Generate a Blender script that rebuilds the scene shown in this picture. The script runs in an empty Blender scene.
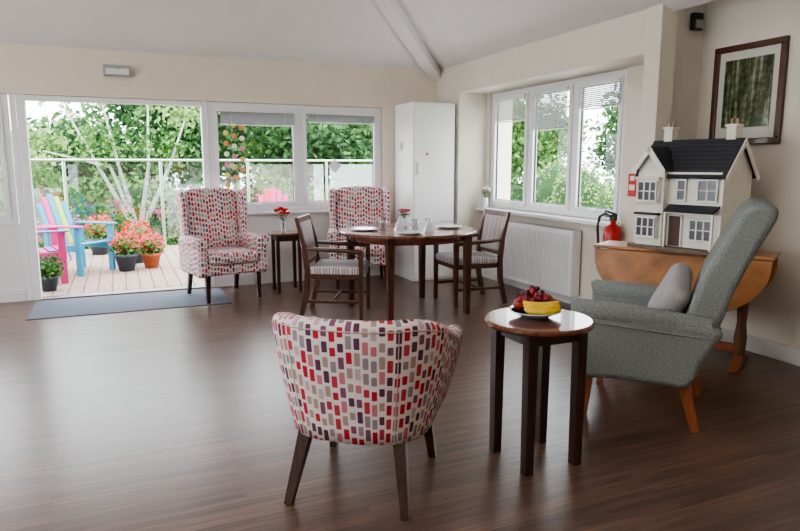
import bpy, math, random
from math import sin, cos, tan, pi, atan2, radians
from mathutils import Vector, Matrix, Euler
random.seed(7)

# ---------------------------------------------------------------- materials
def newmat(name):
    m = bpy.data.materials.new(name); m.use_nodes = True
    nt = m.node_tree; b = nt.nodes['Principled BSDF']
    return m, nt, b
def M(name, col, rough=.5, metal=0, noise=0, scale=20, bump=0, spec=.5, coat=0, stretch=None):
    m, nt, b = newmat(name)
    b.inputs['Base Color'].default_value = (*col, 1)
    b.inputs['Roughness'].default_value = rough
    b.inputs['Metallic'].default_value = metal
    b.inputs['Specular IOR Level'].default_value = spec
    b.inputs['Coat Weight'].default_value = coat
    if noise or bump:
        tc = nt.nodes.new('ShaderNodeTexCoord'); mp = nt.nodes.new('ShaderNodeMapping')
        nt.links.new(tc.outputs['Object'], mp.inputs['Vector'])
        if stretch: mp.inputs['Scale'].default_value = stretch
        n = nt.nodes.new('ShaderNodeTexNoise'); n.inputs['Scale'].default_value = scale
        n.inputs['Detail'].default_value = 5
        nt.links.new(mp.outputs['Vector'], n.inputs['Vector'])
        if noise:
            r = nt.nodes.new('ShaderNodeValToRGB')
            r.color_ramp.elements[0].position = .3; r.color_ramp.elements[1].position = .7
            r.color_ramp.elements[0].color = (*[c*(1-noise) for c in col], 1)
            r.color_ramp.elements[1].color = (*[min(1, c*(1+noise)) for c in col], 1)
            nt.links.new(n.outputs['Fac'], r.inputs['Fac'])
            nt.links.new(r.outputs['Color'], b.inputs['Base Color'])
        if bump:
            bp = nt.nodes.new('ShaderNodeBump'); bp.inputs['Strength'].default_value = bump
            bp.inputs['Distance'].default_value = .01
            nt.links.new(n.outputs['Fac'], bp.inputs['Height'])
            nt.links.new(bp.outputs['Normal'], b.inputs['Normal'])
    return m
def math_n(nt, op, a, b=None, c=None):
    n = nt.nodes.new('ShaderNodeMath'); n.operation = op
    for i, x in enumerate((a, b, c)):
        if x is None: continue
        if isinstance(x, (int, float)): n.inputs[i].default_value = x
        else: nt.links.new(x, n.inputs[i])
    return n.outputs[0]
def ramp(nt, fac, stops, interp='CONSTANT'):
    r = nt.nodes.new('ShaderNodeValToRGB'); cr = r.color_ramp; cr.interpolation = interp
    while len(cr.elements) < len(stops): cr.elements.new(.5)
    for e, (p, c) in zip(cr.elements, stops):
        e.position = p; e.color = (*c, 1)
    nt.links.new(fac, r.inputs['Fac']); return r.outputs['Color']
def pattern_fabric(name, w=.033, h=.064):
    m, nt, b = newmat(name)
    tc = nt.nodes.new('ShaderNodeTexCoord'); sp = nt.nodes.new('ShaderNodeSeparateXYZ')
    nt.links.new(tc.outputs['UV'], sp.inputs[0])
    U = math_n(nt, 'DIVIDE', sp.outputs[0], w); col = math_n(nt, 'FLOOR', U)
    fu = math_n(nt, 'SUBTRACT', math_n(nt, 'FRACT', U), .5)
    wn = nt.nodes.new('ShaderNodeTexWhiteNoise'); wn.noise_dimensions = '1D'; nt.links.new(col, wn.inputs['W'])
    V = math_n(nt, 'ADD', math_n(nt, 'DIVIDE', sp.outputs[1], h), math_n(nt, 'MULTIPLY', wn.outputs['Value'], 7.3))
    row = math_n(nt, 'FLOOR', V); fv = math_n(nt, 'SUBTRACT', math_n(nt, 'FRACT', V), .5)
    cb = nt.nodes.new('ShaderNodeCombineXYZ'); nt.links.new(col, cb.inputs[0]); nt.links.new(row, cb.inputs[1])
    w2 = nt.nodes.new('ShaderNodeTexWhiteNoise'); nt.links.new(cb.outputs[0], w2.inputs['Vector'])
    s2 = nt.nodes.new('ShaderNodeSeparateColor'); nt.links.new(w2.outputs['Color'], s2.inputs[0])
    r = .005
    px = math_n(nt, 'MAXIMUM', math_n(nt, 'SUBTRACT', math_n(nt, 'MULTIPLY', math_n(nt, 'ABSOLUTE', fu), w), w*.36-r), 0)
    hl = math_n(nt, 'ADD', math_n(nt, 'MULTIPLY', s2.outputs[1], h*.18), h*.26-r)
    py = math_n(nt, 'MAXIMUM', math_n(nt, 'SUBTRACT', math_n(nt, 'MULTIPLY', math_n(nt, 'ABSOLUTE', fv), h), hl), 0)
    ln = math_n(nt, 'SQRT', math_n(nt, 'ADD', math_n(nt, 'MULTIPLY', px, px), math_n(nt, 'MULTIPLY', py, py)))
    mask = math_n(nt, 'LESS_THAN', ln, r)
    cc = ramp(nt, w2.outputs['Value'], [(0, (.46, .035, .055)), (.17, (.12, .05, .09)), (.32, (.52, .19, .23)), (.46, (.29, .24, .27)),
                                       (.58, (.48, .06, .08)), (.70, (.38, .28, .25)), (.82, (.22, .09, .15)), (.92, (.5, .38, .39))])
    mx = nt.nodes.new('ShaderNodeMix'); mx.data_type = 'RGBA'
    nt.links.new(mask, mx.inputs['Factor']); mx.inputs['A'].default_value = (.71, .63, .61, 1)
    nt.links.new(cc, mx.inputs['B']); nt.links.new(mx.outputs['Result'], b.inputs['Base Color'])
    b.inputs['Roughness'].default_value = .85; b.inputs['Specular IOR Level'].default_value = .2
    return m
def stripe_fabric(name, w=.09):
    m, nt, b = newmat(name)
    tc = nt.nodes.new('ShaderNodeTexCoord'); sp = nt.nodes.new('ShaderNodeSeparateXYZ')
    nt.links.new(tc.outputs['UV'], sp.inputs[0])
    f = math_n(nt, 'FRACT', math_n(nt, 'DIVIDE', math_n(nt, 'ADD', sp.outputs[0], 5.0), w))
    c = ramp(nt, f, [(0, (.6, .56, .53)), (.2, (.2, .12, .14)), (.32, (.62, .57, .54)), (.45, (.29, .27, .3)), (.65, (.66, .6, .55)), (.75, (.27, .08, .1)), (.83, (.42, .4, .42))])
    nt.links.new(c, b.inputs['Base Color']); b.inputs['Roughness'].default_value = .8
    return m
def floor_mat():
    m, nt, b = newmat('floor_wood')
    tc = nt.nodes.new('ShaderNodeTexCoord')
    br = nt.nodes.new('ShaderNodeTexBrick'); nt.links.new(tc.outputs['Object'], br.inputs['Vector'])
    br.inputs['Scale'].default_value = 1; br.inputs['Brick Width'].default_value = 1.2; br.inputs['Row Height'].default_value = .035
    br.inputs['Mortar Size'].default_value = .001; br.inputs['Mortar Smooth'].default_value = .1
    br.inputs['Color1'].default_value = (.150, .088, .064, 1); br.inputs['Color2'].default_value = (.092, .054, .041, 1)
    br.inputs['Mortar'].default_value = (.06, .036, .028, 1); br.offset = .37
    mp = nt.nodes.new('ShaderNodeMapping'); nt.links.new(tc.outputs['Object'], mp.inputs[0]); mp.inputs['Scale'].default_value = (1.5, 60, 1)
    n = nt.nodes.new('ShaderNodeTexNoise'); n.inputs['Scale'].default_value = 1.6; n.inputs['Detail'].default_value = 6
    nt.links.new(mp.outputs[0], n.inputs['Vector'])
    c = ramp(nt, n.outputs['Fac'], [(.3, (.6, .6, .6)), (.7, (1.45, 1.42, 1.38))], 'LINEAR')
    mx = nt.nodes.new('ShaderNodeMix'); mx.data_type = 'RGBA'; mx.blend_type = 'MULTIPLY'; mx.inputs['Factor'].default_value = 1
    nt.links.new(br.outputs['Color'], mx.inputs['A']); nt.links.new(c, mx.inputs['B'])
    nt.links.new(mx.outputs['Result'], b.inputs['Base Color'])
    b.inputs['Roughness'].default_value = .29; b.inputs['Specular IOR Level'].default_value = .6
    bp = nt.nodes.new('ShaderNodeBump'); bp.inputs['Strength'].default_value = .06; bp.inputs['Distance'].default_value = .003
    nt.links.new(n.outputs['Fac'], bp.inputs['Height']); nt.links.new(bp.outputs[0], b.inputs['Normal'])
    return m
def glass_mat(name, tint=(1, 1, 1), gl=.07):
    m = bpy.data.materials.new(name); m.use_nodes = True; nt = m.node_tree; nt.nodes.clear()
    o = nt.nodes.new('ShaderNodeOutputMaterial'); t = nt.nodes.new('ShaderNodeBsdfTransparent'); g = nt.nodes.new('ShaderNodeBsdfGlossy')
    t.inputs[0].default_value = (*tint, 1); g.inputs['Roughness'].default_value = .03
    mx = nt.nodes.new('ShaderNodeMixShader'); mx.inputs[0].default_value = gl
    nt.links.new(t.outputs[0], mx.inputs[1]); nt.links.new(g.outputs[0], mx.inputs[2]); nt.links.new(mx.outputs[0], o.inputs[0])
    return m
def leaf_mat(name, c1, c2, c3=None):
    m, nt, b = newmat(name)
    g = nt.nodes.new('ShaderNodeNewGeometry')
    st = [(0, c1), (1, c2)] if c3 is None else [(0, c1), (.5, c2), (1, c3)]
    c = ramp(nt, g.outputs['Random Per Island'], st, 'LINEAR')
    nt.links.new(c, b.inputs['Base Color']); b.inputs['Roughness'].default_value = .6
    nt.nodes['Principled BSDF'].inputs['Specular IOR Level'].default_value = .2
    tr = nt.nodes.new('ShaderNodeBsdfTranslucent'); nt.links.new(c, tr.inputs[0])
    mx = nt.nodes.new('ShaderNodeMixShader'); mx.inputs[0].default_value = .35
    nt.links.new(b.outputs[0], mx.inputs[1]); nt.links.new(tr.outputs[0], mx.inputs[2])
    nt.links.new(mx.outputs[0], nt.nodes['Material Output'].inputs[0])
    return m

wall_m = M('wall_paint', (.76, .68, .57), .85, noise=.03, scale=3)
wallR_m = M('wall_paint_right', (.74, .69, .60), .85, noise=.03, scale=3)
ceil_m = M('ceiling_paint', (.78, .75, .74), .9, noise=.02, scale=3)
white_m = M('white_upvc', (.82, .82, .83), .35, noise=.02, scale=8)
panel_m = M('white_panel', (.76, .74, .73), .5, noise=.02, scale=6)
cab_m = M('cabinet_white', (.88, .87, .85), .45, noise=.02, scale=5)
dark_m = M('dark_wood', (.042, .018, .013), .3, noise=.45, scale=6, stretch=(12, 12, 1.5), coat=.3)
chw_m = M('chair_wood', (.085, .03, .018), .3, noise=.4, scale=6, stretch=(12, 12, 1.5), coat=.3)
mah_m = M('mahogany', (.17, .06, .033), .22, noise=.35, scale=5, stretch=(2, 14, 2), coat=.6)
orange_m = M('beech_leg', (.29, .09, .035), .35, noise=.2, scale=6, stretch=(10, 10, 1))
pine_m = M('pine', (.40, .19, .075), .4, noise=.3, scale=4, stretch=(2, 2, 14), coat=.2)
pineh_m = M('pine_top', (.40, .18, .07), .4, noise=.3, scale=4, stretch=(2, 14, 2), coat=.2)
pineend_m = M('pine_dark_edge', (.14, .06, .03), .4)
fab_m = pattern_fabric('pattern_fabric'); fabs_m = pattern_fabric('pattern_fabric_small', .032, .052)
strp_m = stripe_fabric('stripe_fabric', .085)
grey_m = M('grey_tweed', (.24, .255, .245), .95, noise=.3, scale=130, bump=.4, spec=.15)
cush_m = M('cushion_fabric', (.38, .36, .36), .95, noise=.15, scale=120, bump=.2, spec=.15)
floor_m = floor_mat(); glass_m = glass_mat('window_glass', gl=.05); rail_glass = glass_mat('rail_glass', (.84, .93, .91), .16)
mat_m = M('grey_mat', (.13, .14, .165), .95, noise=.3, scale=90)
steel_m = M('steel', (.55, .55, .56), .3, 1)
grey_plast = M('grey_plastic', (.35, .37, .37), .5); black_m = M('black_plastic', (.02, .02, .022), .4)
blind_m = M('blind_slat', (.42, .42, .44), .5)
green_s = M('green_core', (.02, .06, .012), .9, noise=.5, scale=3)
grass_m = M('grass', (.12, .25, .05), .95, noise=.4, scale=6)
deck_m = M('deck_wood', (.36, .25, .19), .8, noise=.25, scale=3, stretch=(14, 1, 1))
leaf1 = leaf_mat('leaf_green', (.03, .09, .02), (.12, .25, .06), (.28, .44, .14))
leaf2 = leaf_mat('leaf_dark', (.015, .05, .018), (.06, .14, .05), (.14, .26, .09))
leaf3 = leaf_mat('leaf_bright', (.10, .22, .05), (.28, .42, .14), (.46, .56, .27))
rose_m = leaf_mat('petal_pink', (.6, .05, .15), (.8, .3, .4))
red_p = leaf_mat('petal_red', (.55, .01, .015), (.85, .05, .04))
pinkred = leaf_mat('petal_coral', (.7, .02, .04), (.9, .22, .24))
bark_m = M('bark_pale', (.46, .42, .38), .9, noise=.3, scale=8)
china_m = M('china', (.8, .8, .82), .15, coat=.5)
cglass = glass_mat('clear_glass', (.93, .96, .97), .2)

# ---------------------------------------------------------------- mesh builder
def smooth_poly(pts, n=5):
    out = []; L = len(pts)
    for i in range(L):
        p0, p1, p2, p3 = pts[i-1], pts[i], pts[(i+1) % L], pts[(i+2) % L]
        for k in range(n):
            t = k/n
            out.append(tuple(.5*((2*p1[j])+(-p0[j]+p2[j])*t+(2*p0[j]-5*p1[j]+4*p2[j]-p3[j])*t*t+(-p0[j]+3*p1[j]-3*p2[j]+p3[j])*t**3) for j in range(2)))
    return out
class MB:
    def __init__(s):
        s.v = []; s.f = []; s.mi = []; s.sm = []; s.uv = []; s.mats = []
    def add(s, vs, fs, mat, smooth=False, T=None, uvs=None):
        o = len(s.v)
        if T is not None: vs = [T @ Vector(v) for v in vs]
        s.v += [tuple(v) for v in vs]
        if mat not in s.mats: s.mats.append(mat)
        k = s.mats.index(mat)
        for i, f in enumerate(fs):
            s.f.append([o+a for a in f]); s.mi.append(k); s.sm.append(smooth); s.uv.append(uvs[i] if uvs else None)
    def box(s, c, sz, mat, r=.003, k=1, rot=(0, 0, 0), smooth=False, T=None):
        h = [x/2 for x in sz]; r = min(r, min(h)*.98)
        vals = []
        for a in h:
            pos = [(a-r)+r*tan(pi/4*i/k) for i in range(k+1)]
            vals.append([-p for p in reversed(pos)]+pos)
        idx = {}; vs = []; fs = []
        def g(p):
            key = tuple(round(x, 6) for x in p)
            if key not in idx:
                inn = [max(-(h[i]-r), min(h[i]-r, p[i])) for i in range(3)]
                d = Vector([p[i]-inn[i] for i in range(3)])
                q = Vector(inn) + (d.normalized()*r if d.length > 1e-9 else d)
                idx[key] = len(vs); vs.append(q)
            return idx[key]
        for ax in range(3):
            u, w = (ax+1) % 3, (ax+2) % 3
            for sg in (-1, 1):
                for i in range(len(vals[u])-1):
                    for j in range(len(vals[w])-1):
                        q = []
                        for (a, b) in ((i, j), (i+1, j), (i+1, j+1), (i, j+1)):
                            p = [0, 0, 0]; p[ax] = sg*h[ax]; p[u] = vals[u][a]; p[w] = vals[w][b]; q.append(g(p))
                        fs.append(q if sg > 0 else q[::-1])
        R = Matrix.Translation(c) @ Euler(rot).to_matrix().to_4x4()
        if T is not None: R = T @ R
        s.add(vs, fs, mat, smooth, R)
    def soft(s, c, sz, mat, r=.05, rot=(0, 0, 0), T=None): s.box(c, sz, mat, r, 4, rot, True, T)
    def tube(s, pts, rad, mat, n=12, T=None, smooth=True, square=False):
        pts = [Vector(p) for p in pts]
        if isinstance(rad, (int, float)): rad = [rad]*len(pts)
        vs = []; fs = []; prev = None
        for i, p in enumerate(pts):
            d = (pts[min(i+1, len(pts)-1)]-pts[max(i-1, 0)]).normalized()
            if prev is None:
                a = Vector((1, 0, 0)) if abs(d.x) < .8 else Vector((0, 1, 0))
                x = (a-d*a.dot(d)).normalized()
            else: x = (prev-d*prev.dot(d)).normalized()
            prev = x; y = d.cross(x)
            for k in range(n):
                t = 2*pi*k/n+(pi/4 if square else 0)
                vs.append(p+(x*cos(t)+y*sin(t))*rad[i]*(1.414 if square else 1))
        for i in range(len(pts)-1):
            for k in range(n):
                k2 = (k+1) % n; fs.append([i*n+k, i*n+k2, (i+1)*n+k2, (i+1)*n+k])
        s.add(vs, fs, mat, smooth and not square, T)
        s.add(vs[:n], [list(range(n))[::-1]], mat, False, T); s.add(vs[-n:], [list(range(n))], mat, False, T)
    def leg(s, p0, p1, r0, r1, mat, T=None): s.tube([p0, p1], [r0, r1], mat, 4, T, False, True)
    def lathe(s, prof, c, mat, n=32, smooth=True, T=None, sx=1, sy=1):
        vs = []; fs = []
        for (r, z) in prof:
            for k in range(n):
                t = 2*pi*k/n; vs.append((c[0]+r*cos(t)*sx, c[1]+r*sin(t)*sy, c[2]+z))
        for i in range(len(prof)-1):
            for k in range(n):
                k2 = (k+1) % n; fs.append([i*n+k, i*n+k2, (i+1)*n+k2, (i+1)*n+k])
        s.add(vs, fs, mat, smooth, T)
        if prof[0][0] > 1e-4: s.add(vs[:n], [list(range(n))[::-1]], mat, False, T)
        if prof[-1][0] > 1e-4: s.add(vs[-n:], [list(range(n))], mat, False, T)
    def disc(s, c, R, th, mat, n=48, T=None, sx=1, sy=1):
        e = th*.3
        s.lathe([(R-e, -th/2), (R, -th/2+e), (R, th/2-e), (R-e, th/2)], c, mat, n, False, T, sx, sy)
    def sphere(s, c, r, mat, n=10, sc=(1, 1, 1), T=None):
        prof = [(sin(pi*i/n), -cos(pi*i/n)) for i in range(n+1)]
        vs = []; fs = []; m = n*2
        for (a, z) in prof:
            for k in range(m):
                t = 2*pi*k/m; vs.append((c[0]+r*a*cos(t)*sc[0], c[1]+r*a*sin(t)*sc[1], c[2]+r*z*sc[2]))
        for i in range(n):
            for k in range(m):
                k2 = (k+1) % m; fs.append([i*m+k, i*m+k2, (i+1)*m+k2, (i+1)*m+k])
        s.add(vs, fs, mat, True, T)
    def prism(s, poly, plane, off, th, mat, r=.02, k=3, T=None, smooth=True):
        A = sum(poly[i-1][0]*poly[i][1]-poly[i][0]*poly[i-1][1] for i in range(len(poly)))
        if A < 0: poly = poly[::-1]
        n = len(poly); nor = []
        for i in range(n):
            a = Vector(poly[i-1]); b = Vector(poly[(i+1) % n]); d = (b-a)
            d = d.normalized() if d.length > 1e-9 else Vector((1, 0)); nor.append(Vector((d.y, -d.x)))
        r = min(r, th/2*.98)
        full = [(-th/2+r*(1-cos(pi/2*i/k)), r*(1-sin(pi/2*i/k))) for i in range(k+1)]
        full = full+[(-x, ins) for (x, ins) in reversed(full)]
        vs = []; fs = []
        for (x, ins) in full:
            for i in range(n):
                p = Vector(poly[i])-nor[i]*ins
                if plane == 'yz': vs.append((off+x, p.x, p.y))
                elif plane == 'xz': vs.append((p.x, off-x, p.y))
                else: vs.append((p.x, p.y, off+x))
        L = len(full)
        for j in range(L-1):
            for i in range(n):
                i2 = (i+1) % n; fs.append([j*n+i, j*n+i2, (j+1)*n+i2, (j+1)*n+i])
        s.add(vs, fs, mat, smooth, T)
        s.add(vs[:n], [list(range(n))[::-1]], mat, False, T); s.add(vs[-n:], [list(range(n))], mat, False, T)
    def obj(s, name, loc=(0, 0, 0), rz=0, sc=1):
        me = bpy.data.meshes.new(name); me.from_pydata([(x*sc, y*sc, z*sc) for (x, y, z) in s.v], [], s.f)
        for m in s.mats: me.materials.append(m)
        me.polygons.foreach_set('material_index', s.mi); me.polygons.foreach_set('use_smooth', s.sm)
        uvl = me.uv_layers.new(name='UVMap')
        for p in me.polygons:
            u = s.uv[p.index]; n = p.normal
            for j, li in enumerate(p.loop_indices):
                if u: uvl.data[li].uv = u[j]; continue
                c = me.vertices[me.loops[li].vertex_index].co
                a = [abs(n.x), abs(n.y)*1.02, abs(n.z)*.98]; k = a.index(max(a))
                uvl.data[li].uv = (c.y, c.z) if k == 0 else ((c.x, c.z) if k == 1 else (c.x, c.y))
        o = bpy.data.objects.new(name, me); bpy.context.scene.collection.objects.link(o)
        o.location = loc; o.rotation_euler = (0, 0, rz); return o
def face(F): return atan2(F[0], -F[1])
def simple_box(name, lo, hi, mat, r=.001):
    b = MB(); c = [(lo[i]+hi[i])/2 for i in range(3)]; sz = [hi[i]-lo[i] for i in range(3)]
    b.box((0, 0, 0), sz, mat, r); return b.obj(name, c)

# ---------------------------------------------------------------- room shell
H = 2.57; YB = 7.5; XE = 3.77; XW = 4.15; XN = 4.32; XL = -5.0; YN = -2.6
simple_box('floor', (XL-.15, YN-.15, -.1), (XN+.15, YB+.15, 0), floor_m)
b = MB()
sl = .46; ap = 4.0
P = {'a': (XL-.2, YB+.1, H-.046), 'b': (XE+.1, YB+.1, H-.046), 'c': (XE-ap, YB-ap, H+sl*ap), 'd': (XL-.2, YB-ap, H+sl*ap),
     'e': (XE+.1, YN-.1, H-.046), 'f': (XE-ap, YN-.1, H+sl*ap), 'g': (XL-.2, YN-.1, H+sl*ap)}
b.add([P['a'], P['b'], P['c'], P['d']], [[0, 1, 2, 3]], ceil_m); b.add([P['b'], P['e'], P['f'], P['c']], [[0, 1, 2, 3]], ceil_m)
b.add([P['d'], P['c'], P['f'], P['g']], [[0, 1, 2, 3]], ceil_m)
b.add([(XE, 3.93, 2.85), (XE, YN-.1, 2.85), (XN+.15, YN-.1, 2.85), (XN+.15, 3.93, 2.85)], [[0, 1, 2, 3]], ceil_m)
b.add([(XE-.01, 3.93, H), (XE-.01, YN-.1, H), (XE-.01, YN-.1, 2.85), (XE-.01, 3.93, 2.85)], [[0, 1, 2, 3]], ceil_m)
b.obj('ceiling')
b = MB()
p0 = Vector((XE+.02, YB+.02, H-.05)); p1 = Vector((XE-ap, YB-ap, H+sl*ap-.04))
d = (p1-p0).normalized(); sd = Vector((d.y, -d.x, 0)).normalized()*.075; up = sd.cross(d).normalized()*.09
if up.z < 0: up = -up
vs = [p0-sd-up, p0+sd-up, p0+sd+up, p0-sd+up, p1-sd-up, p1+sd-up, p1+sd+up, p1-sd+up]
b.add(vs, [[0, 1, 2, 3], [7, 6, 5, 4], [0, 4, 5, 1], [1, 5, 6, 2], [2, 6, 7, 3], [3, 7, 4, 0]], ceil_m); b.obj('trim_hip_beam')
DT = 2.09
def wb(b, lo, hi, m=wall_m): b.box([(lo[i]+hi[i])/2 for i in range(3)], [hi[i]-lo[i] for i in range(3)], m, .0005)
b = MB()
wb(b, (XL, YB, DT), (XE+.3, YB+.15, H+.05))
wb(b, (XL, YB+.001, 0), (-2.2, YB+.149, DT)); wb(b, (3.02, YB+.001, 0), (XE+.3, YB+.149, DT))
wb(b, (.94, YB+.03, 0), (3.02, YB+.12, .86), panel_m); wb(b, (-2.2, YB+.03, 0), (-.96, YB+.12, .80), panel_m)
b.obj('wall_back')
b = MB()
wb(b, (XE, 3.95, 2.24), (XN+.15, YB, H+.05), wallR_m)
wb(b, (XE+.001, 6.90, 0), (XN+.149, YB-.001, 2.24), wallR_m)
wb(b, (XW, 3.95, 0), (XN+.148, 6.9, .88), wallR_m)
wb(b, (XW+.001, 3.951, .88), (XN+.147, 4.54, 2.24), wallR_m)
wb(b, (XW+.001, 6.82, .88), (XN+.147, 6.9, 2.24), wallR_m)
wb(b, (XN, YN, 0), (XN+.15, 3.90, 2.9), wallR_m)
wb(b, (XE+.10, 3.90, 0), (XN+.15, 3.95, 2.9), wallR_m)
b.obj('wall_right')
simple_box('trim_post', (XE-.005, 3.785, 0), (XE+.15, 3.948, 2.68), wallR_m, .004)
b = MB(); wb(b, (XL, YN-.15, 0), (XN+.15, YN, 4.5)); b.obj('wall_near')
b = MB(); wb(b, (XL-.15, YN, 0), (XL, .5, 4.5)); wb(b, (XL-.15, 6.3, 0), (XL, YB, 4.5)); wb(b, (XL-.15, .5, 2.2), (XL, 6.3, 4.5)); wb(b, (XL-.15, .5, 0), (XL, 6.3, .3)); b.obj('wall_left')
b = MB(); wb(b, (XN-.02, YN, 0), (XN, 3.90, .12), panel_m); wb(b, (XW-.02, 3.95, 0), (XW, 6.9, .12), panel_m); wb(b, (XE-.02, 6.9, 0), (XE, YB, .12), panel_m); b.obj('baseboard_right')
b = MB(); wb(b, (.94, YB+.01, 0), (3.1, YB+.03, .12), panel_m); wb(b, (-2.2, YB+.01, 0), (-.96, YB+.03, .12), panel_m); b.obj('baseboard_back')

def window(name, w, h, panes, loc, rz, depth=.07, fr=.055, openf=True):
    b = MB()
    b.box((fr/2, 0, h/2), (fr, depth, h), white_m); b.box((w-fr/2, 0, h/2), (fr, depth, h), white_m)
    b.box((w/2, 0, fr/2), (w-2*fr, depth-.004, fr), white_m); b.box((w/2, 0, h-fr/2), (w-2*fr, depth-.004, fr), white_m)
    xs = [0]+panes+[w]
    for x in panes: b.box((x, 0, h/2), (fr*1.3, depth-.008, h-fr*2), white_m)
    for i in range(len(xs)-1):
        a = xs[i]+(fr if i == 0 else fr*.65); c = xs[i+1]-(fr if i == len(xs)-2 else fr*.65); s_ = .045
        if openf:
            z0 = fr; z1 = h-fr
            b.box((a+s_/2, -.02, (z0+z1)/2), (s_, .06, z1-z0-.001), white_m); b.box((c-s_/2, -.02, (z0+z1)/2), (s_, .06, z1-z0-.001), white_m)
            b.box(((a+c)/2, -.02, z0+s_/2), (c-a-2*s_, .056, s_-.001), white_m); b.box(((a+c)/2, -.02, z1-s_/2), (c-a-2*s_, .056, s_-.001), white_m)
            b.box(((a+c)/2, -.06, z0+.02), (.10, .03, .02), white_m)
            for (cx, cz, sx_, sz_) in ((a+s_+.003, (z0+z1)/2, .006, z1-z0-2*s_), (c-s_-.003, (z0+z1)/2, .006, z1-z0-2*s_), ((a+c)/2, z0+s_+.003, c-a-2*s_-.014, .006), ((a+c)/2, z1-s_-.003, c-a-2*s_-.014, .006)):
                b.box((cx, -.012, cz), (sx_, .02, sz_), black_m, .001)
        b.add([(a, .01, fr), (c, .01, fr), (c, .01, h-fr), (a, .01, h-fr)], [[0, 1, 2, 3]], glass_m)
    return b.obj(name, loc, rz)
def blind(name, w, drop, loc, rz, step=.022):
    b = MB(); n = int(drop/step)
    b.box((w/2, 0, -.015), (w, .03, .03), white_m)
    for i in range(n): b.box((w/2, 0, -.04-i*step), (w-.01, .022, .0025), blind_m, .0005, rot=(.75, 0, 0))
    b.box((w/2, 0, -.045-n*step), (w-.01, .024, .012), white_m)
    for x in (.12, w-.12): b.tube([(x, -.013, -.02), (x, -.013, -.045-n*step)], .0015, white_m, 5)
    return b.obj(name, loc, rz)
window('window_1', 2.07, 1.225, [1.035], (.945, YB+.06, .862), 0)
blind('window_blind', .85, .13, (1.07, YB-.01, 2.015), 0, .016); blind('window_blind', .85, .08, (2.07, YB-.01, 2.015), 0, .016)
window('window_2', 2.28, 1.355, [.80, 1.56], (XW+.06, 6.82, .882), -pi/2)
blind('window_blind', .62, .24, (XW-.005, 6.71, 2.165), -pi/2, .018); blind('window_blind', .60, .36, (XW-.005, 5.94, 2.165), -pi/2, .018); blind('window_blind', .58, .20, (XW-.005, 5.18, 2.165), -pi/2, .018)
simple_box('trim_sill_right', (XW-.14, 4.5, .845), (XW+.02, 6.89, .88), white_m, .005)
simple_box('trim_sill_back', (.95, YB-.06, .83), (3.01, YB+.02, .86), white_m, .005)
window('window_3', 1.22, 1.285, [], (-2.19, YB+.06, .802), 0)
window('window_4', 5.8, 1.9, [1.45, 2.9, 4.35], (XL-.06, .5, .3), pi/2, openf=False)
b = MB()
b.box((-.86, YB+.06, DT/2), (.075, .11, DT-.002), white_m); b.box((.905, YB+.06, DT/2), (.06, .12, DT-.002), white_m)
b.box((.026, YB+.06, DT-.03), (1.69, .11, .05), white_m); b.box((-.93, YB+.04, DT/2), (.05, .06, DT-.002), white_m)
b.box((.026, YB+.06, .009), (1.69, .12, .016), steel_m)
b.obj('door_1')
b = MB()
b.box((0, 0, 0), (1.44, .11, .66), white_m, .012, 2)
for i in range(30): b.box((-.66+i*.0455, -.058, .0), (.012, .008, .56), panel_m, .003)
b.box((0, -.03, .335), (1.38, .05, .012), blind_m); b.obj('radiator', (XW-.078, 5.74, .43), -pi/2)
b = MB()
b.box((0, 0, 1.06), (.55, .55, 2.12), cab_m, .004); b.box((.0, -.283, 1.40), (.53, .018, 1.38), cab_m, .003); b.box((0, -.283, .36), (.53, .018, .66), cab_m, .003)
b.box((-.22, -.30, 1.35), (.018, .02, .14), steel_m); b.box((-.22, -.30, .55), (.018, .02, .12), steel_m)
b.box((-.283, .05, 1.62), (.012, .06, .09), steel_m); b.tube([(-.1, -.294, 1.52), (-.1, -.291, 1.52)], .018, M('notice_red', (.6, .1, .06), .5), 12)
b.obj('tall_cupboard', (3.46, 7.215, 0))
b = MB(); b.box((0, 0, 0), (.27, .06, .11), grey_plast, .01); b.box((0, -.032, -.01), (.22, .01, .06), panel_m); b.box((0, -.04, .02), (.05, .008, .012), M('led_green', (.1, .5, .2), .4)); b.obj('emergency_light', (.05, YB-.03, 2.36))
b = MB(); b.box((0, 0, 0), (.10, .05, .13), black_m, .01); b.box((0, -.027, -.02), (.07, .01, .06), grey_plast); b.obj('alarm_speaker', (4.21, 3.874, 2.5))
def pic_mat():
    m, nt, bs = newmat('forest_print')
    tc = nt.nodes.new('ShaderNodeTexCoord'); mp = nt.nodes.new('ShaderNodeMapping'); nt.links.new(tc.outputs['Object'], mp.inputs[0])
    mp.inputs['Scale'].default_value = (25, 25, 2.0)
    n = nt.nodes.new('ShaderNodeTexNoise'); n.inputs['Scale'].default_value = 1.2; n.inputs['Detail'].default_value = 4; nt.links.new(mp.outputs[0], n.inputs[0])
    n2 = nt.nodes.new('ShaderNodeTexNoise'); n2.inputs['Scale'].default_value = 22; n2.inputs['Detail'].default_value = 6; nt.links.new(tc.outputs['Object'], n2.inputs[0])
    s_ = math_n(nt, 'ADD', math_n(nt, 'MULTIPLY', n.outputs['Fac'], .6), math_n(nt, 'MULTIPLY', n2.outputs['Fac'], .4))
    c = ramp(nt, s_, [(.38, (.02, .024, .016)), (.48, (.07, .085, .045)), (.56, (.15, .17, .09)), (.68, (.38, .42, .33))], 'LINEAR')
    nt.links.new(c, bs.inputs['Base Color']); bs.inputs['Roughness'].default_value = .12; return m
b = MB(); fw = .55
for z in (-.345, .345): b.box((0, 0, z), (fw+.045, .03, .045), chw_m, .006)
for x in (-fw/2, fw/2): b.box((x, 0, 0), (.045, .032, .644), chw_m, .006)
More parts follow.
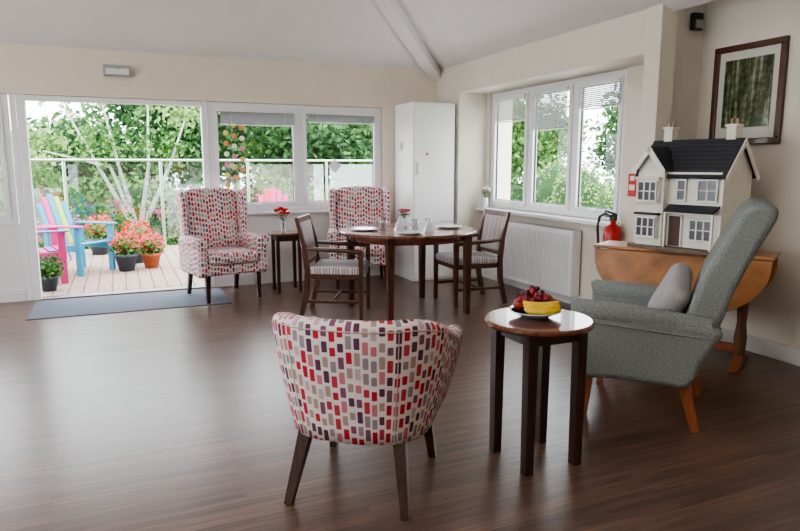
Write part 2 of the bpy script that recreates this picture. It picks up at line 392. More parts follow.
b.box((0, .008, 0), (fw-.03, .01, .66), M('mount_card', (.62, .60, .54), .8)); b.box((0, .0, .01), (fw-.15, .008, .50), pic_mat())
b.obj('framed_picture', (XN-.017, 3.455, 1.915), -pi/2)
simple_box('door_mat', (-.86, 6.55, 0), (.98, 7.42, .008), mat_m)

# ---------------------------------------------------------------- furniture
pip = M('piping', (.5, .36, .36), .8)
def tub_chair(loc, rz):
    b = MB(); a = .385; th = .075; tp = .085
    path = []
    for i in range(9): path.append((a, -.28+.28*i/9))
    for i in range(41):
        t = pi*i/40; e = 2/2.5
        path.append((a*math.copysign(abs(cos(t))**e, cos(t)), .0+.375*abs(sin(t))**e))
    for i in range(9): path.append((-a, -.28*(i+1)/9))
    n = len(path); path = [Vector(p) for p in path]
    arc = [0]
    for i in range(1, n): arc.append(arc[-1]+(path[i]-path[i-1]).length)
    L = arc[-1]; rows = []; uvr = []
    for i in range(n):
        t = (path[min(i+1, n-1)]-path[max(i-1, 0)]).normalized(); nn = Vector((t.y, -t.x))
        s_ = abs(arc[i]/L-.5)*2
        k = min(1, max(0, (s_-.30)/.70)); k = k*k*(3-2*k)
        zt = .81-.155*k; zb = .285
        prof = []
        for j in range(9):
            q = j/8; z = zb+(zt-th/2-zb)*q; prof.append((-tp*(1-q)**1.3, z))
        for j in range(1, 8): an = pi*j/8; prof.append((-th/2+th/2*cos(an), zt-th/2+th/2*sin(an)))
        for j in range(9):
            q = 1-j/8; z = zb+(zt-th/2-zb)*q; prof.append((-tp*(1-q)**1.3-th, z))
        vl = 0; r_ = []; uu = []
        for j, (o, z) in enumerate(prof):
            if j: vl += math.hypot(o-prof[j-1][0], z-prof[j-1][1])
            p = path[i]+nn*o; r_.append((p.x, p.y, z)); uu.append((arc[i], vl))
        rows.append(r_); uvr.append(uu)
    m = len(rows[0]); vs = [v for r_ in rows for v in r_]; uf = [v for r_ in uvr for v in r_]; fs = []; us = []
    for i in range(n-1):
        for j in range(m-1):
            q = [i*m+j, i*m+j+1, (i+1)*m+j+1, (i+1)*m+j][::-1]
            fs.append(q); us.append([uf[x] for x in q])
        q = [i*m+m-1, i*m, (i+1)*m, (i+1)*m+m-1][::-1]; fs.append(q); us.append([uf[x] for x in q])
    b.add(vs, fs, fab_m, True, None, us)
    b.add(rows[0], [list(range(m))], fab_m); b.add(rows[-1], [list(range(m))[::-1]], fab_m)
    for end in (rows[0], rows[-1]):
        b.tube([Vector(v)+Vector((0, -.004, 0)) for v in end], .005, pip, 6)
    for i in (9+13, 9+27):
        b.tube([Vector(rows[i][j])*1.0 for j in range(0, 9)], .0025, pip, 6)
    b.tube([Vector(rows[i][8]) for i in range(n)], .003, pip, 6)
    b.soft((0, -.04, .335), (.44, .50, .10), fab_m, .03); b.soft((0, -.05, .43), (.52, .50, .12), fab_m, .05)
    for (x, y) in ((.2, .20), (-.2, .20)): b.leg((x, y, .31), (x*1.25, y+.11, 0), .027, .016, dark_m)
    for (x, y) in ((.22, -.22), (-.22, -.22)): b.leg((x, y, .31), (x*1.15, y-.05, 0), .026, .017, dark_m)
    return b.obj('tub_armchair', loc, rz)
tub_chair((.95, 2.56, 0), face((.6, .8)))

def wing_chair(loc, rz):
    b = MB(); F = fabs_m
    b.soft((0, -.02, .34), (.60, .62, .13), F, .03); b.soft((0, -.07, .445), (.52, .60, .13), F, .055)
    T = Matrix.Translation((0, .24, .4)) @ Matrix.Rotation(-.16, 4, 'X')
    ol = smooth_poly([(-.27, -.08), (.27, -.08), (.29, .25), (.30, .55), (.29, .69), (.2, .74), (0, .75), (-.2, .74), (-.29, .69), (-.30, .55), (-.29, .25)], 5)
    b.prism(ol, 'xz', 0, .13, F, .05, 4, T)
    w = smooth_poly([(.06, .12), (-.12, .20), (-.15, .36), (-.19, .52), (-.17, .67), (-.05, .725), (.07, .71), (.07, .4)], 5)
    for sx in (-1, 1):
        Tw = T @ Matrix.Translation((sx*.31, 0, 0)) @ Matrix.Rotation(sx*.12, 4, 'Z')
        b.prism(w, 'yz', 0, .065, F, .031, 3, Tw)
        arm = smooth_poly([(-.31, .27), (.0, .27), (.30, .27), (.33, .45), (.30, .60), (0, .60), (-.30, .60), (-.325, .45)], 4)
        b.prism(arm, 'yz', sx*.315, .10, F, .03, 3)
        b.tube([(sx*.322, -.345, .60), (sx*.322, -.335, .60), (sx*.322, 0, .60), (sx*.32, .26, .61)], [.05, .064, .062, .055], F, 16)
        b.leg((sx*.27, -.27, .29), (sx*.275, -.28, 0), .026, .017, dark_m); b.leg((sx*.26, .26, .29), (sx*.27, .34, 0), .024, .017, dark_m)
    return b.obj('wing_armchair', loc, rz)
wing_chair((.96, 6.94, .008), face((.22, -.97))); wing_chair((2.54, 6.99, 0), face((-.3, -.95)))

def grey_chair(loc, rz):
    b = MB(); F = grey_m
    b.soft((0, -.05, .33), (.60, .60, .15), F, .03); b.soft((0, -.08, .45), (.50, .60, .14), F, .055)
    bk = smooth_poly([(.16, .34), (.20, .62), (.27, .86), (.37, 1.07), (.42, 1.17), (.48, 1.215), (.555, 1.2), (.57, 1.14), (.50, .98), (.42, .78), (.36, .58), (.29, .40), (.24, .28), (.19, .28)], 5)
    b.prism(bk, 'yz', 0, .60, F, .035, 4)
    for sx in (-1, 1):
        arm = smooth_poly([(-.34, .25), (-.1, .25), (.12, .25), (.235, .26), (.30, .42), (.365, .575), (.1, .605), (-.2, .625), (-.35, .625), (-.375, .56), (-.355, .42)], 4)
        b.prism(arm, 'yz', sx*.325, .12, F, .035, 4)
        b.tube([(sx*.325, -.37, .60), (sx*.325, -.355, .605), (sx*.325, -.1, .60), (sx*.325, .32, .575)], [.055, .066, .066, .05], F, 16)
        b.tube([(sx*.385, -.35, .56), (sx*.387, 0, .545), (sx*.387, .33, .53)], .005, F, 6)
        b.leg((sx*.29, -.28, .28), (sx*.30, -.30, 0), .027, .018, orange_m); b.leg((sx*.28, .20, .28), (sx*.30, .28, 0), .030, .02, orange_m)
    b.soft((.0, .09, .63), (.44, .13, .36), cush_m, .06, rot=(-.45, .25, 0))
    return b.obj('armchair', loc, rz)
grey_chair((2.76, 2.73, 0), face((-.65, .76)))

def side_table(loc, R, h, sp, leg, rz=0):
    b = MB(); b.disc((0, 0, h-.014), R, .028, mah_m)
    for sx in (-1, 1):
        for sy in (-1, 1): b.leg((sx*sp, sy*sp, h-.028), (sx*sp, sy*sp, 0), leg, leg*.85, dark_m)
        b.box((0, sx*sp, h-.06), (2*sp, .02, .06), dark_m); b.box((sx*sp, 0, h-.06), (.02, 2*sp, .06), dark_m)
    return b.obj('side_table', loc, rz)
ST = (1.76, 2.42); side_table((*ST, 0), .252, .69, .135, .025)
ST2 = (1.66, 7.0); side_table((*ST2, 0), .2, .66, .12, .018)

def dining_chair(loc, rz):
    b = MB(); W = chw_m
    b.soft((0, -.02, .45), (.50, .49, .08), strp_m, .03)
    b.box((0, -.02, .40), (.49, .47, .05), W, .004)
    for sx in (-1, 1):
        b.leg((sx*.245, -.25, .62), (sx*.245, -.25, 0), .021, .016, W)
        b.tube([(sx*.235, .31, 0), (sx*.235, .25, .25), (sx*.235, .24, .45), (sx*.235, .265, .68), (sx*.235, .33, .93)], [.019, .022, .022, .02, .015], W, 4, square=True)
        b.tube([(sx*.25, -.27, .625), (sx*.26, -.1, .64), (sx*.255, .08, .645), (sx*.235, .26, .655)], [.02, .022, .019, .015], W, 8)
        b.box((sx*.24, .01, .17), (.02, .49, .028), W)
    b.box((0, .02, .17), (.47, .02, .025), W)
    T = Matrix.Translation((0, .25, .48)) @ Matrix.Rotation(-.17, 4, 'X')
    b.soft((0, .0, .23), (.42, .045, .36), strp_m, .02, T=T); b.box((0, 0, .43), (.47, .03, .055), W, .008, 2, T=T); b.box((0, 0, .035), (.44, .024, .035), W, T=T)
    return b.obj('dining_chair', loc, rz)
dining_chair((1.83, 5.66, 0), face((.88, -.47))); dining_chair((3.24, 5.70, 0), face((-.995, .05)))

TC = (2.50, 5.57); TH = .79
b = MB()
b.disc((0, 0, TH-.015), .66, .03, mah_m, 64)
b.lathe([(.55, -.09), (.56, -.09), (.56, -.03)], (0, 0, TH), mah_m, 48)
yaw = radians(23.5)
for (ca, cb) in ((.56, -.16), (-.16, -.56), (.16, .56), (-.56, .16)):
    x = ca*cos(yaw)+cb*sin(yaw); y = -ca*sin(yaw)+cb*cos(yaw)
    b.leg((x, y, TH-.03), (x, y, 0), .032, .024, chw_m)
b.obj('dining_table', (*TC, 0))
def plate(loc, R=.11):
    b = MB(); b.lathe([(0, .0), (R*.6, .0), (R, .016), (R, .02), (R*.62, .006), (0, .006)], (0, 0, 0), china_m, 28); return b.obj('plate', loc)
plate((TC[0]-.42, TC[1]+.05, TH), .13); plate((TC[0]-.15, TC[1]-.40, TH), .12); plate((TC[0]+.42, TC[1]-.05, TH), .13)
def tumbler(loc):
    b = MB(); b.lathe([(.0, 0), (.03, 0), (.036, .11), (.033, .11), (.027, .006), (0, .006)], (0, 0, 0), cglass, 20); return b.obj('drinking_glass', loc)
tumbler((TC[0]-.0, TC[1]-.17, TH)); tumbler((TC[0]+.16, TC[1]-.12, TH)); tumbler((TC[0]-.2, TC[1]+.12, TH))
for (dx, dy) in ((.07, -.32), (-.12, -.09)):
    b = MB(); b.add([(0, 0, .13), (-.05, -.02, .0), (.05, -.02, .0), (.05, .03, 0), (-.05, .03, 0)], [[0, 1, 2], [0, 2, 3], [0, 3, 4], [0, 4, 1]], china_m)
    b.obj('folded_napkin', (TC[0]+dx, TC[1]+dy, TH))
def flowers(name, loc, pet, n=9, hh=.26, R=.07, vm=None, vh=.13, leaf=leaf1, pr=.026):
    b = MB(); vm = vm or cglass
    b.lathe([(0, 0), (.028, 0), (.04, vh*.4), (.026, vh*.85), (.032, vh), (.028, vh), (.022, vh*.85), (.034, vh*.4), (0, .006)], (0, 0, 0), vm, 20)
    rnd = random.Random(len(name)+n)
    for i in range(n):
        a = 2*pi*i/n*1.7; rr = R*(.25+.75*rnd.random()); z = hh*(.82+.3*rnd.random())
        tip = (rr*cos(a), rr*sin(a), z)
        b.tube([(0, 0, .03), (rr*.3*cos(a), rr*.3*sin(a), z*.6), tip], .0025, leaf, 5)
        for k in range(8):
            t = 2*pi*k/8; c = Vector(tip)+Vector((cos(t)*pr*.5, sin(t)*pr*.5, rnd.uniform(-.2, .4)*pr))
            b.sphere(c, pr*.55, pet, 4, (1, 1, .7))
        for k in range(3):
            t = a+k*2; q = Vector((rr*.8*cos(t), rr*.8*sin(t), z*.75)); dx = Vector((cos(t), sin(t), .2))*.045; dy = Vector((-sin(t), cos(t), .1))*.015
            b.add([q-dx*.2, q+dx*.4+dy, q+dx, q+dx*.4-dy], [[0, 1, 2, 3]], leaf)
    return b.obj(name, loc)
flowers('flower_vase', (TC[0]+.0, TC[1]+.08, TH), rose_m, 7, .17, .05, china_m, .10)
flowers('flower_vase', (ST2[0]-.02, ST2[1]+.02, .66), red_p, 10, .24, .085, None, .13, leaf2)
flowers('lily_vase', (XW-.08, 6.75, .88), leaf_mat('petal_white', (.75, .72, .66), (.9, .88, .85)), 6, .24, .05, china_m, .12)
b = MB()
blue_rim = M('china_blue', (.45, .52, .68), .2)
b.lathe([(0, 0), (.06, 0), (.075, .012), (.122, .032)], (0, 0, 0), blue_rim, 32)
b.lathe([(.122, .032), (.124, .037), (.074, .018), (0, .014)], (0, 0, 0), china_m, 32)
ban = M('banana_skin', (.78, .52, .05), .5, noise=.15, scale=30); stem = M('banana_stem', (.12, .08, .02), .7)
for k in range(3):
    pts = []
    for i in range(9):
        t = -1.0+2.0*i/8; pts.append((.10*sin(t)+.02, -.078+.014*k+.045*(1-cos(t)), .036+.013*k+.035*(1-cos(t))))
    b.tube(pts, [.006, .013, .017, .0185, .019, .0185, .017, .012, .005], ban, 8); b.sphere(pts[-1], .006, stem, 4)
app = M('apple_skin', (.45, .05, .03), .3, noise=.5, scale=12); gr = M('grape_skin', (.08, .01, .025), .25, noise=.4, scale=20); grg = M('grape_red', (.32, .03, .045), .25)
b.sphere((.07, .045, .055), .036, app, 8); b.sphere((-.065, .03, .052), .034, app, 8)
rr = random.Random(3)
for i in range(110):
    t = rr.uniform(0, 2*pi); q = rr.random()**.6*.08
    b.sphere((q*cos(t)-.005, .03+q*sin(t)*.6, .065+rr.uniform(0, .085)*(1-q/.105)), .0135, gr if rr.random() < .55 else grg, 5)
b.obj('fruit_bowl', (ST[0]+.0, ST[1]+.03, .69), -.4)

def pine_table(loc, rz):
    b = MB(); L = 1.2; D = .34; h = .80
    b.box((0, 0, h-.012), (L, D, .024), pineh_m, .006)
    for sy in (-1, 1):
        pl = [(-.59, 0)]
        for i in range(25):
            t = pi+pi*i/24; pl.append((.59*cos(t), .38*sin(t)-.06))
        pl.append((.59, 0))
        pl = [(x, z+h-.03) for (x, z) in pl]
        b.prism(pl, 'xz', sy*(D/2-.014), .02, pineh_m, .005, 2, smooth=False)
    b.box((0, 0, h-.075), (L*.75, .24, .1), pine_m)
    for sx in (-1, 1):
        b.tube([(sx*.42, 0, h-.1), (sx*.42, 0, .55), (sx*.42, 0, .5), (sx*.42, 0, .3), (sx*.42, 0, .2), (sx*.42, 0, .05)], [.035, .03, .042, .03, .042, .035], pineend_m, 14)
        b.prism(smooth_poly([(-.2, .0), (.2, .0), (.19, .035), (.06, .075), (-.06, .075), (-.19, .035)], 4), 'yz', sx*.42, .06, orange_m, .008, 2)
    b.box((0, 0, .12), (.84, .05, .05), orange_m)
    return b.obj('gateleg_table', loc, rz)
tF = Vector((-.866, -.5)); mid = Vector(((3.28+3.88)/2, (3.85+2.81)/2))-tF*.17
pine_table((mid.x, mid.y, 0), face(tF))

def dolls_house(loc, rz, sc):
    b = MB(); cream = M('house_wall', (.82, .79, .70), .7, noise=.04); slate = M('house_slate', (.03, .033, .04), .7, noise=.4, scale=60)
    wt = M('house_trim', (.86, .84, .80), .5); dk = M('house_glass', (.09, .09, .11), .2); dr = M('house_door', (.1, .05, .04), .5); gr_ = M('house_base', (.16, .13, .10), .7, noise=.3)
    rd = M('chimney_brick', (.42, .3, .22), .8, noise=.2, scale=40)
    W = .56; D = .34; e = .50; rg = .70
    b.box((0, -.02, .012), (W+.06, D+.10, .024), gr_)
    b.box((0, 0, .024+(e-.024)/2), (W, D, e-.024), cream)
    for sx in (-1, 1): b.prism([(-D/2, e-.002), (D/2, e-.002), (0, rg-.02)], 'yz', sx*(W/2-.01), .02, cream, .001, 1, smooth=False)
    an = atan2(rg-e, D/2); ln = math.hypot(rg-e, D/2)+.05
    for sy in (-1, 1):
        T = Matrix.Translation((0, 0, rg)) @ Matrix.Rotation(-sy*an, 4, 'X') @ Matrix.Translation((0, sy*ln/2, 0))
        b.box((0, 0, 0), (W+.05, ln, .018), slate, T=T)
        for i in range(9): b.box((0, sy*(ln*(i+.5)/9-ln/2), .010), (W+.05, .004, .004), dk, T=T)
        for sx in (-1, 1): b.box((sx*(W/2+.028), 0, -.012), (.01, ln, .03), wt, T=T)
    def win(x, z, w, h, y, nx=2, nz=2):
        b.box((x, y, z), (w, .012, h), dk)
        b.box((x, y-.006, z+h/2), (w+.016, .016, .012), wt); b.box((x, y-.006, z-h/2), (w+.02, .02, .012), wt)
        for i in range(nx+1): b.box((x-w/2+w*i/nx, y-.006, z), (.010, .014, h), wt)
        for i in range(1, nz): b.box((x, y-.006, z-h/2+h*i/nz), (w, .014, .007), wt)
    f = -D/2
    bx = -.165; bw = .19; bp = .06
    b.box((bx, f-bp/2, .024+.25), (bw, bp, .50), cream)
    b.prism([(bx-bw/2-.0, .52), (bx+bw/2+.0, .52), (bx, .645)], 'xz', f-bp/2+.02, .11, cream, .001, 1, smooth=False)
    for sx in (-1, 1):
        a2 = atan2(.125, bw/2); l2 = math.hypot(.125, bw/2)+.04
        T = Matrix.Translation((bx, f-bp/2+.03, .66)) @ Matrix.Rotation(sx*a2, 4, 'Y') @ Matrix.Translation((sx*l2/2, 0, 0))
        b.box((0, 0, 0), (l2, .20, .014), slate, T=T); b.box((0, -.10, -.012), (l2, .01, .034), wt, T=T)
    y = f-bp-.004
    for z in (.145, .375):
        b.box((bx, y-.01, z), (.15, .03, .155), wt, .003); win(bx, z, .13, .125, y-.028, 3, 2)
        b.box((bx, y-.018, z+.085), (.17, .05, .012), slate if z < .2 else wt)
    T = Matrix.Translation((.11, f-.035, .275)) @ Matrix.Rotation(.5, 4, 'X'); b.box((0, 0, 0), (.33, .10, .012), slate, T=T); b.box((.11, f-.05, .248), (.33, .05, .012), wt)
    for x in (-.045, .265): b.leg((x, f-.07, .25), (x, f-.07, .024), .006, .006, wt)
    b.box((-.01, f-.004, .125), (.075, .014, .19), dr); b.box((-.01, f-.008, .225), (.09, .02, .012), wt)
    for x in (-.055, .035): b.box((x, f-.008, .125), (.01, .02, .2), wt)
    win(.16, .14, .14, .13, f-.006, 3, 2); win(.19, .385, .12, .13, f-.006, 2, 2)
    win(.02, .385, .055, .13, f-.006, 1, 2); b.lathe([(0, -.004), (.035, -.004), (.035, .004), (0, .004)], (0, 0, 0), wt, 20, T=Matrix.Translation((.02, f-.006, .455)) @ Matrix.Rotation(pi/2, 4, 'X'))
    b.box((.1, f-.01, .49), (.36, .03, .016), wt)
    b.box((.1, f-.006, .30), (.34, .014, .012), wt)
    for sx in (-1, 1): b.box((sx*(W/2-.004), f-.002, .26), (.02, .012, .47), wt)
    for sx in (-.20, .22):
        b.box((sx, .02, rg+.02), (.06, .07, .12), cream); b.box((sx, .02, rg+.082), (.075, .085, .016), wt)
        for q in (-.016, .016): b.lathe([(.012, 0), (.009, .03), (.012, .036)], (sx+q, .02, rg+.088), rd, 10)
    return b.obj('dolls_house', loc, rz, sc)
dolls_house((3.76, 3.38, .8005), face((-.975, -.21)), 1.10)
b = MB(); red = M('extinguisher_red', (.42, .015, .015), .3)
b.lathe([(0, 0), (.07, .0), (.075, .02), (.075, .36), (.06, .42), (.025, .45), (.02, .48), (0, .48)], (0, 0, 0), red, 24)
b.box((0, 0, .50), (.04, .05, .05), black_m); b.box((-.03, 0, .54), (.12, .02, .015), black_m, rot=(0, .3, 0)); b.box((-.03, 0, .515), (.11, .02, .012), black_m)
b.tube([(.0, .02, .5), (-.02, .07, .53), (-.03, .13, .5), (-.03, .15, .4), (-.03, .12, .2)], .012, black_m, 8); b.box((-.03, 0, .2), (.10, .08, .14), M('label_cream', (.6, .58, .5), .6))
b.box((.076, 0, .35), (.03, .06, .05), steel_m); b.obj('fire_extinguisher', (XW-.105, 4.50, .38), 0, 1.10)
b = MB(); b.box((0, 0, 0), (.006, .1, .2), M('sign_red', (.6, .03, .03), .5)); b.box((-.004, 0, -.02), (.002, .07, .05), panel_m); b.box((-.004, 0, .06), (.002, .05, .04), panel_m); b.obj('fire_notice', (XW-.003, 4.40, 1.22))

# ---------------------------------------------------------------- outdoors
simple_box('deck', (-6, YB+.16, -.12), (7.5, 11.9, -.03), deck_m)
b = MB()
for i in range(90):
    b.box((-6+.15*i+.075, (YB+.16+11.9)/2, -.02), (.142, 11.9-YB-.16, .02), deck_m, .003)
b.obj('deck_boards')
simple_box('garden_ground', (-40, 11.95, -.9), (60, 60, -.8), grass_m); simple_box('garden_ground', (7.6, -10, -.9), (60, 11.95, -.8), grass_m)
b = MB()
for i in range(9):
    x = -5.15+1.45*i
    b.tube([(x, 11.6, -.01), (x, 11.6, 1.45)], .028, steel_m, 10)
    if i < 8: b.box((x+.725, 11.6, .78), (1.33, .012, 1.24), rail_glass, .001)
b.tube([(-5.3, 11.6, 1.47), (6.6, 11.6, 1.47)], .022, steel_m, 10); b.obj('glass_balustrade')

def cloud(b, c, rad, n, size, mat, core=True, shell=.55):
    rnd = random.Random(int(c[0]*31+c[1]*17+n)); vs = []; fs = []
    for i in range(n):
        while True:
            d = Vector((rnd.gauss(0, 1), rnd.gauss(0, 1), rnd.gauss(0, 1)))
            if d.length > .1: break
        d.normalize(); q = shell+(1.08-shell)*rnd.random()
        q *= 1+.18*sin(d.x*7+c[0])*cos(d.z*6+c[1])+.1*sin(d.y*9+d.z*5)
        p = Vector(c)+Vector((d.x*rad[0], d.y*rad[1], d.z*rad[2]))*q
        u = Vector((rnd.gauss(0, 1), rnd.gauss(0, 1), rnd.gauss(0, 1))).normalized(); w = u.orthogonal().normalized()
        w = (Matrix.Rotation(rnd.uniform(0, 6.28), 3, u) @ w)
        s_ = size*rnd.uniform(.6, 1.3); o = len(vs)
        vs += [p-u*s_*.5, p+w*s_*.28, p+u*s_*.5, p-w*s_*.28]; fs.append([o, o+1, o+2, o+3])
    b.add(vs, fs, mat)
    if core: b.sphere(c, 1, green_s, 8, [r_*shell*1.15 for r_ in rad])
b = MB()
R_ = random.Random(11)
for i in range(10):
    x = -5+i*1.35; cloud(b, (x, 14.6+R_.uniform(-.2, .4), .0+R_.uniform(-.2, .35)), (1.1, .8, 1.05), 1500, .14, [leaf1, leaf3, leaf2][i % 3])
b.obj('shrub_border')
b = MB()
for i in range(16):
    c = (-2.5+i*.62+R_.uniform(-.2, .2), 12.6, R_.uniform(.1, .8)); cloud(b, c, (.24, .15, .2), 45, .08, rose_m, False, .1)
    cloud(b, (c[0], c[1]+.1, c[2]-.5), (.4, .25, .7), 300, .1, [leaf1, leaf2][i % 2], False, .1)
b.obj('rose_bush')
def tree(name, loc, h, spread, mat, n=5, leaf=.2, k=2200, trunk=bark_m, seed=1):
    b = MB(); rnd = random.Random(seed)
    b.tube([(0, 0, 0), (.1, 0, h*.35), (0, .1, h*.75)], [.16, .12, .05], trunk, 8)
    for i in range(n):
        a = 2*pi*i/n+rnd.random(); rr = spread*.55; z = h*(.5+.4*rnd.random())
        c = (rr*cos(a), rr*sin(a), z); b.tube([(0, 0, h*.3), (c[0]*.5, c[1]*.5, z*.8), c], [.07, .05, .02], trunk, 6)
        cloud(b, c, (spread*.55, spread*.55, spread*.45), k, leaf, mat, False, .25)
    cloud(b, (0, 0, h*.85), (spread*.6, spread*.6, spread*.5), k, leaf, mat, False, .25)
    return b.obj(name, loc)
tree('garden_tree', (1.9, 19, -.85), 4.9, 2.4, leaf2, seed=2, k=1600); tree('garden_tree', (5.6, 18.5, -.85), 3.6, 2.2, leaf2, seed=3, k=1500)
tree('garden_tree', (-3.8, 20, -.85), 3.2, 2.2, leaf3, seed=4, k=1500); tree('garden_tree', (8.6, 19.5, -.85), 4.2, 2.4, leaf1, seed=5)
tree('garden_tree', (4.0, 25, -.85), 5.0, 3.0, leaf3, seed=6, leaf=.28, k=1600); tree('garden_tree', (-.8, 27, -.85), 3.4, 3.2, leaf2, seed=7, leaf=.28, k=1600)
tree('garden_tree', (11.5, 24, -.85), 4.8, 3.0, leaf2, seed=8, leaf=.26, k=1600); tree('garden_tree', (14.8, 22.5, -.85), 4.8, 2.8, leaf1, seed=9, leaf=.24, k=1600)
tree('garden_tree', (18, 17.5, -.85), 4.7, 2.6, leaf2, seed=10, leaf=.24); tree('garden_tree', (7.6, 28, -.85), 5, 3.0, leaf1, seed=12, leaf=.3, k=1600)
b = MB()
for (dx, zt, ex) in ((-.75, 3.4, -1.25), (-.4, 3.6, -.6), (.12, 3.6, .25), (.5, 3.1, .9), (-.55, 2.5, -1.6)):
    b.tube([(0, 0, 0), (dx*.25-.03, 0, 1.2), (dx+.06, .1, 2.2), (ex, .2, zt)], [.065, .05, .03, .012], bark_m, 8)
    cloud(b, (ex, .5, zt+.2), (.7, .3, .4), 260, .12, leaf3, False, .2)
    cloud(b, (dx*1.2, -.05, 2.6), (.5, .1, .5), 110, .10, leaf1, False, .2)
b.obj('birch_tree', (.35, 13.3, -.85))
b = MB()
for i in range(8):
    cloud(b, (12.8+R_.uniform(-.3, .3)-i*.15, 9.5+i*1.35, .0+R_.uniform(-.1, .3)), (1.1, 1.1, 1.2), 1300, .15, [leaf2, leaf1][i % 2])
b.obj('garden_hedge')
for (x, y, rx, rz_) in ((9.8, 12.9, .75, 1.2), (8.6, 10.6, .62, 1.15)):
    b = MB(); cloud(b, (0, 0, rz_*.9), (rx, rx, rz_), 5200, .07, leaf3, True, .85); b.obj('topiary_bush', (x, y, -.85))
def garden_chair(loc, rz, c1, c2, c3):
    b = MB()
    for i in range(6): b.box((0, -.25+i*.09, .40-i*.012), (.50, .075, .02), [c1, c2, c1, c3, c1, c2][i])
    T = Matrix.Translation((0, .24, .36)) @ Matrix.Rotation(-.32, 4, 'X')
    hs = [.58, .66, .70, .66, .58]
    for i in range(5): b.box((-.2+.1*i, 0, hs[i]/2), (.085, .02, hs[i]), [c1, c2, c1, c3, c1][i], .008, T=T)
    b.box((0, .02, .18), (.5, .02, .06), c1, T=T)
    for sx in (-1, 1):
        b.box((sx*.28, -.25, .31), (.04, .08, .62), c1); b.box((sx*.28, .25, .30), (.04, .07, .60), c1); b.box((sx*.29, .0, .63), (.11, .66, .022), c2 if sx < 0 else c1, .008)
        b.box((sx*.26, 0, .34), (.03, .6, .08), c1)
    return b.obj('garden_chair', loc, rz)
teal = M('paint_teal', (.02, .28, .42), .5); pink = M('paint_pink', (.62, .05, .22), .5); purp = M('paint_purple', (.25, .13, .42), .5); lime = M('paint_lime', (.35, .5, .08), .5)
garden_chair((-.53, 9.4, -.01), face((.75, -.66)), teal, pink, lime); garden_chair((-.98, 8.75, -.01), face((.9, .2)), pink, purp, pink)
b = MB(); b.disc((0, 0, .51), .26, .025, teal)
for k in range(3): t = 2*pi*k/3; b.leg((.12*cos(t), .12*sin(t), .50), (.22*cos(t), .22*sin(t), 0.002), .02, .016, purp)
b.obj('garden_side_table', (-.95, 10.6, -.01))
garden_chair((2.2, 10.2, -.01), face((-.3, -1)), pink, M('paint_red', (.6, .05, .05), .5), pink)
def pot(loc, s_, pm, pet, seed):
    b = MB(); b.lathe([(0, 0), (.10*s_, 0), (.145*s_, .2*s_), (.16*s_, .2*s_), (.16*s_, .24*s_), (.13*s_, .24*s_), (.12*s_, .2*s_), (0, .2*s_)], (0, 0, 0), pm, 24)
    cloud(b, (0, 0, .33*s_), (.2*s_, .2*s_, .14*s_), 500, .06, leaf1, False, .2)
    cloud(b, (0, 0, .42*s_), (.21*s_, .21*s_, .15*s_), 380, .04, pet, False, .6)
    return b.obj('geranium_pot', loc)
terra = M('terracotta', (.42, .12, .05), .8, noise=.15); slp = M('slate_pot', (.05, .065, .09), .5)
pot((.02, 9.25, -.01), .95, slp, pinkred, 1); pot((.34, 9.40, -.01), .85, terra, pinkred, 2); pot((.16, 9.98, -.01), 1.1, slp, red_p, 3)
pot((-.80, 8.1, -.01), .7, slp, leaf2, 4); pot((-.95, 10.65, .523), .75, terra, red_p, 5); pot((-.35, 11.15, -.01), 1.1, slp, pinkred, 7)
b = MB(); disc_c = [M('disc_pink', (.6, .2, .28), .4), M('disc_yellow', (.65, .5, .1), .4), M('disc_orange', (.65, .25, .06), .4), M('capiz', (.8, .75, .55), .4)]
for k, x in enumerate((0, .09, .18)):
    b.tube([(x, 0, 0), (x, 0, -.92)], .002, black_m, 4)
    for i in range(7):
        b.lathe([(0, -.003), (.03, -.003), (.03, .003), (0, .003)], (0, 0, 0), disc_c[(i+k) % 4], 14, T=Matrix.Translation((x, 0, -.1-.12*i-.03*k)) @ Matrix.Rotation(pi/2, 4, 'X'))
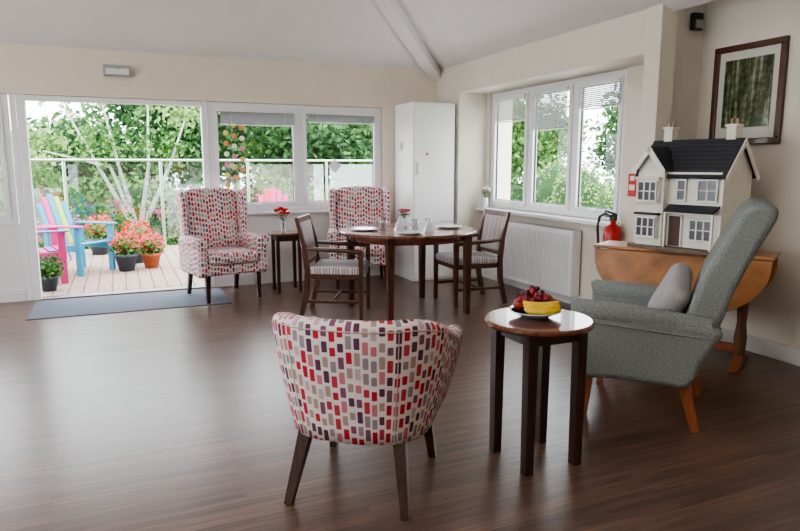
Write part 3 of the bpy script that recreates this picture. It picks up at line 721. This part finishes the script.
b.box((.09, 0, 0), (.22, .01, .01), black_m); b.obj('hanging_mobile', (1.16, YB+.2, 1.98))
b = MB(); b.box((0, 0, 0), (.12, .004, .12), china_m, rot=(0, pi/4, 0)); b.obj('window_sticker', (2.42, YB+.062, 1.38))

# ---------------------------------------------------------------- light
w = bpy.data.worlds.new('World'); bpy.context.scene.world = w; w.use_nodes = True; nt = w.node_tree
bg = nt.nodes['Background']; tc = nt.nodes.new('ShaderNodeTexCoord'); sp = nt.nodes.new('ShaderNodeSeparateXYZ'); nt.links.new(tc.outputs['Generated'], sp.inputs[0])
c = ramp(nt, sp.outputs[2], [(0, (.88, .93, .98)), (.4, (.88, .94, 1.0)), (1, (.76, .87, 1.0))], 'LINEAR'); nt.links.new(c, bg.inputs[0]); bg.inputs[1].default_value = 6.2
def area(name, loc, rot, sx, sy, W, col=(1, .98, .95)):
    l = bpy.data.lights.new(name, 'AREA'); l.shape = 'RECTANGLE'; l.size = sx; l.size_y = sy; l.energy = W; l.color = col
    o = bpy.data.objects.new(name, l); o.location = loc; o.rotation_euler = rot; bpy.context.scene.collection.objects.link(o)
area('interior_fill', (-1.5, .5, 4.2), (0, 0, 0), 3, 3, 75); area('interior_fill', (-2.0, 4.0, 4.2), (0, 0, 0), 2.5, 2, 55)  # unseen fill lights, added overhead to brighten the interior against the garden
s = bpy.data.lights.new('sun', 'SUN'); s.energy = 2; s.angle = .5; s.color = (1, .97, .9)
o = bpy.data.objects.new('sun', s); o.rotation_euler = (radians(35), radians(15), 0); bpy.context.scene.collection.objects.link(o)

cam = bpy.data.cameras.new('camera'); cam.sensor_width = 36; cam.lens = 28.8
co = bpy.data.objects.new('camera', cam); co.location = (0, 0, 1.4); co.rotation_euler = (radians(90-8.97), 0, radians(-23.5))
bpy.context.scene.collection.objects.link(co); bpy.context.scene.camera = co
bpy.context.scene.view_settings.view_transform = 'AgX'
try: bpy.context.scene.view_settings.look = 'AgX - Medium High Contrast'
except Exception: pass
bpy.context.scene.view_settings.exposure = .4
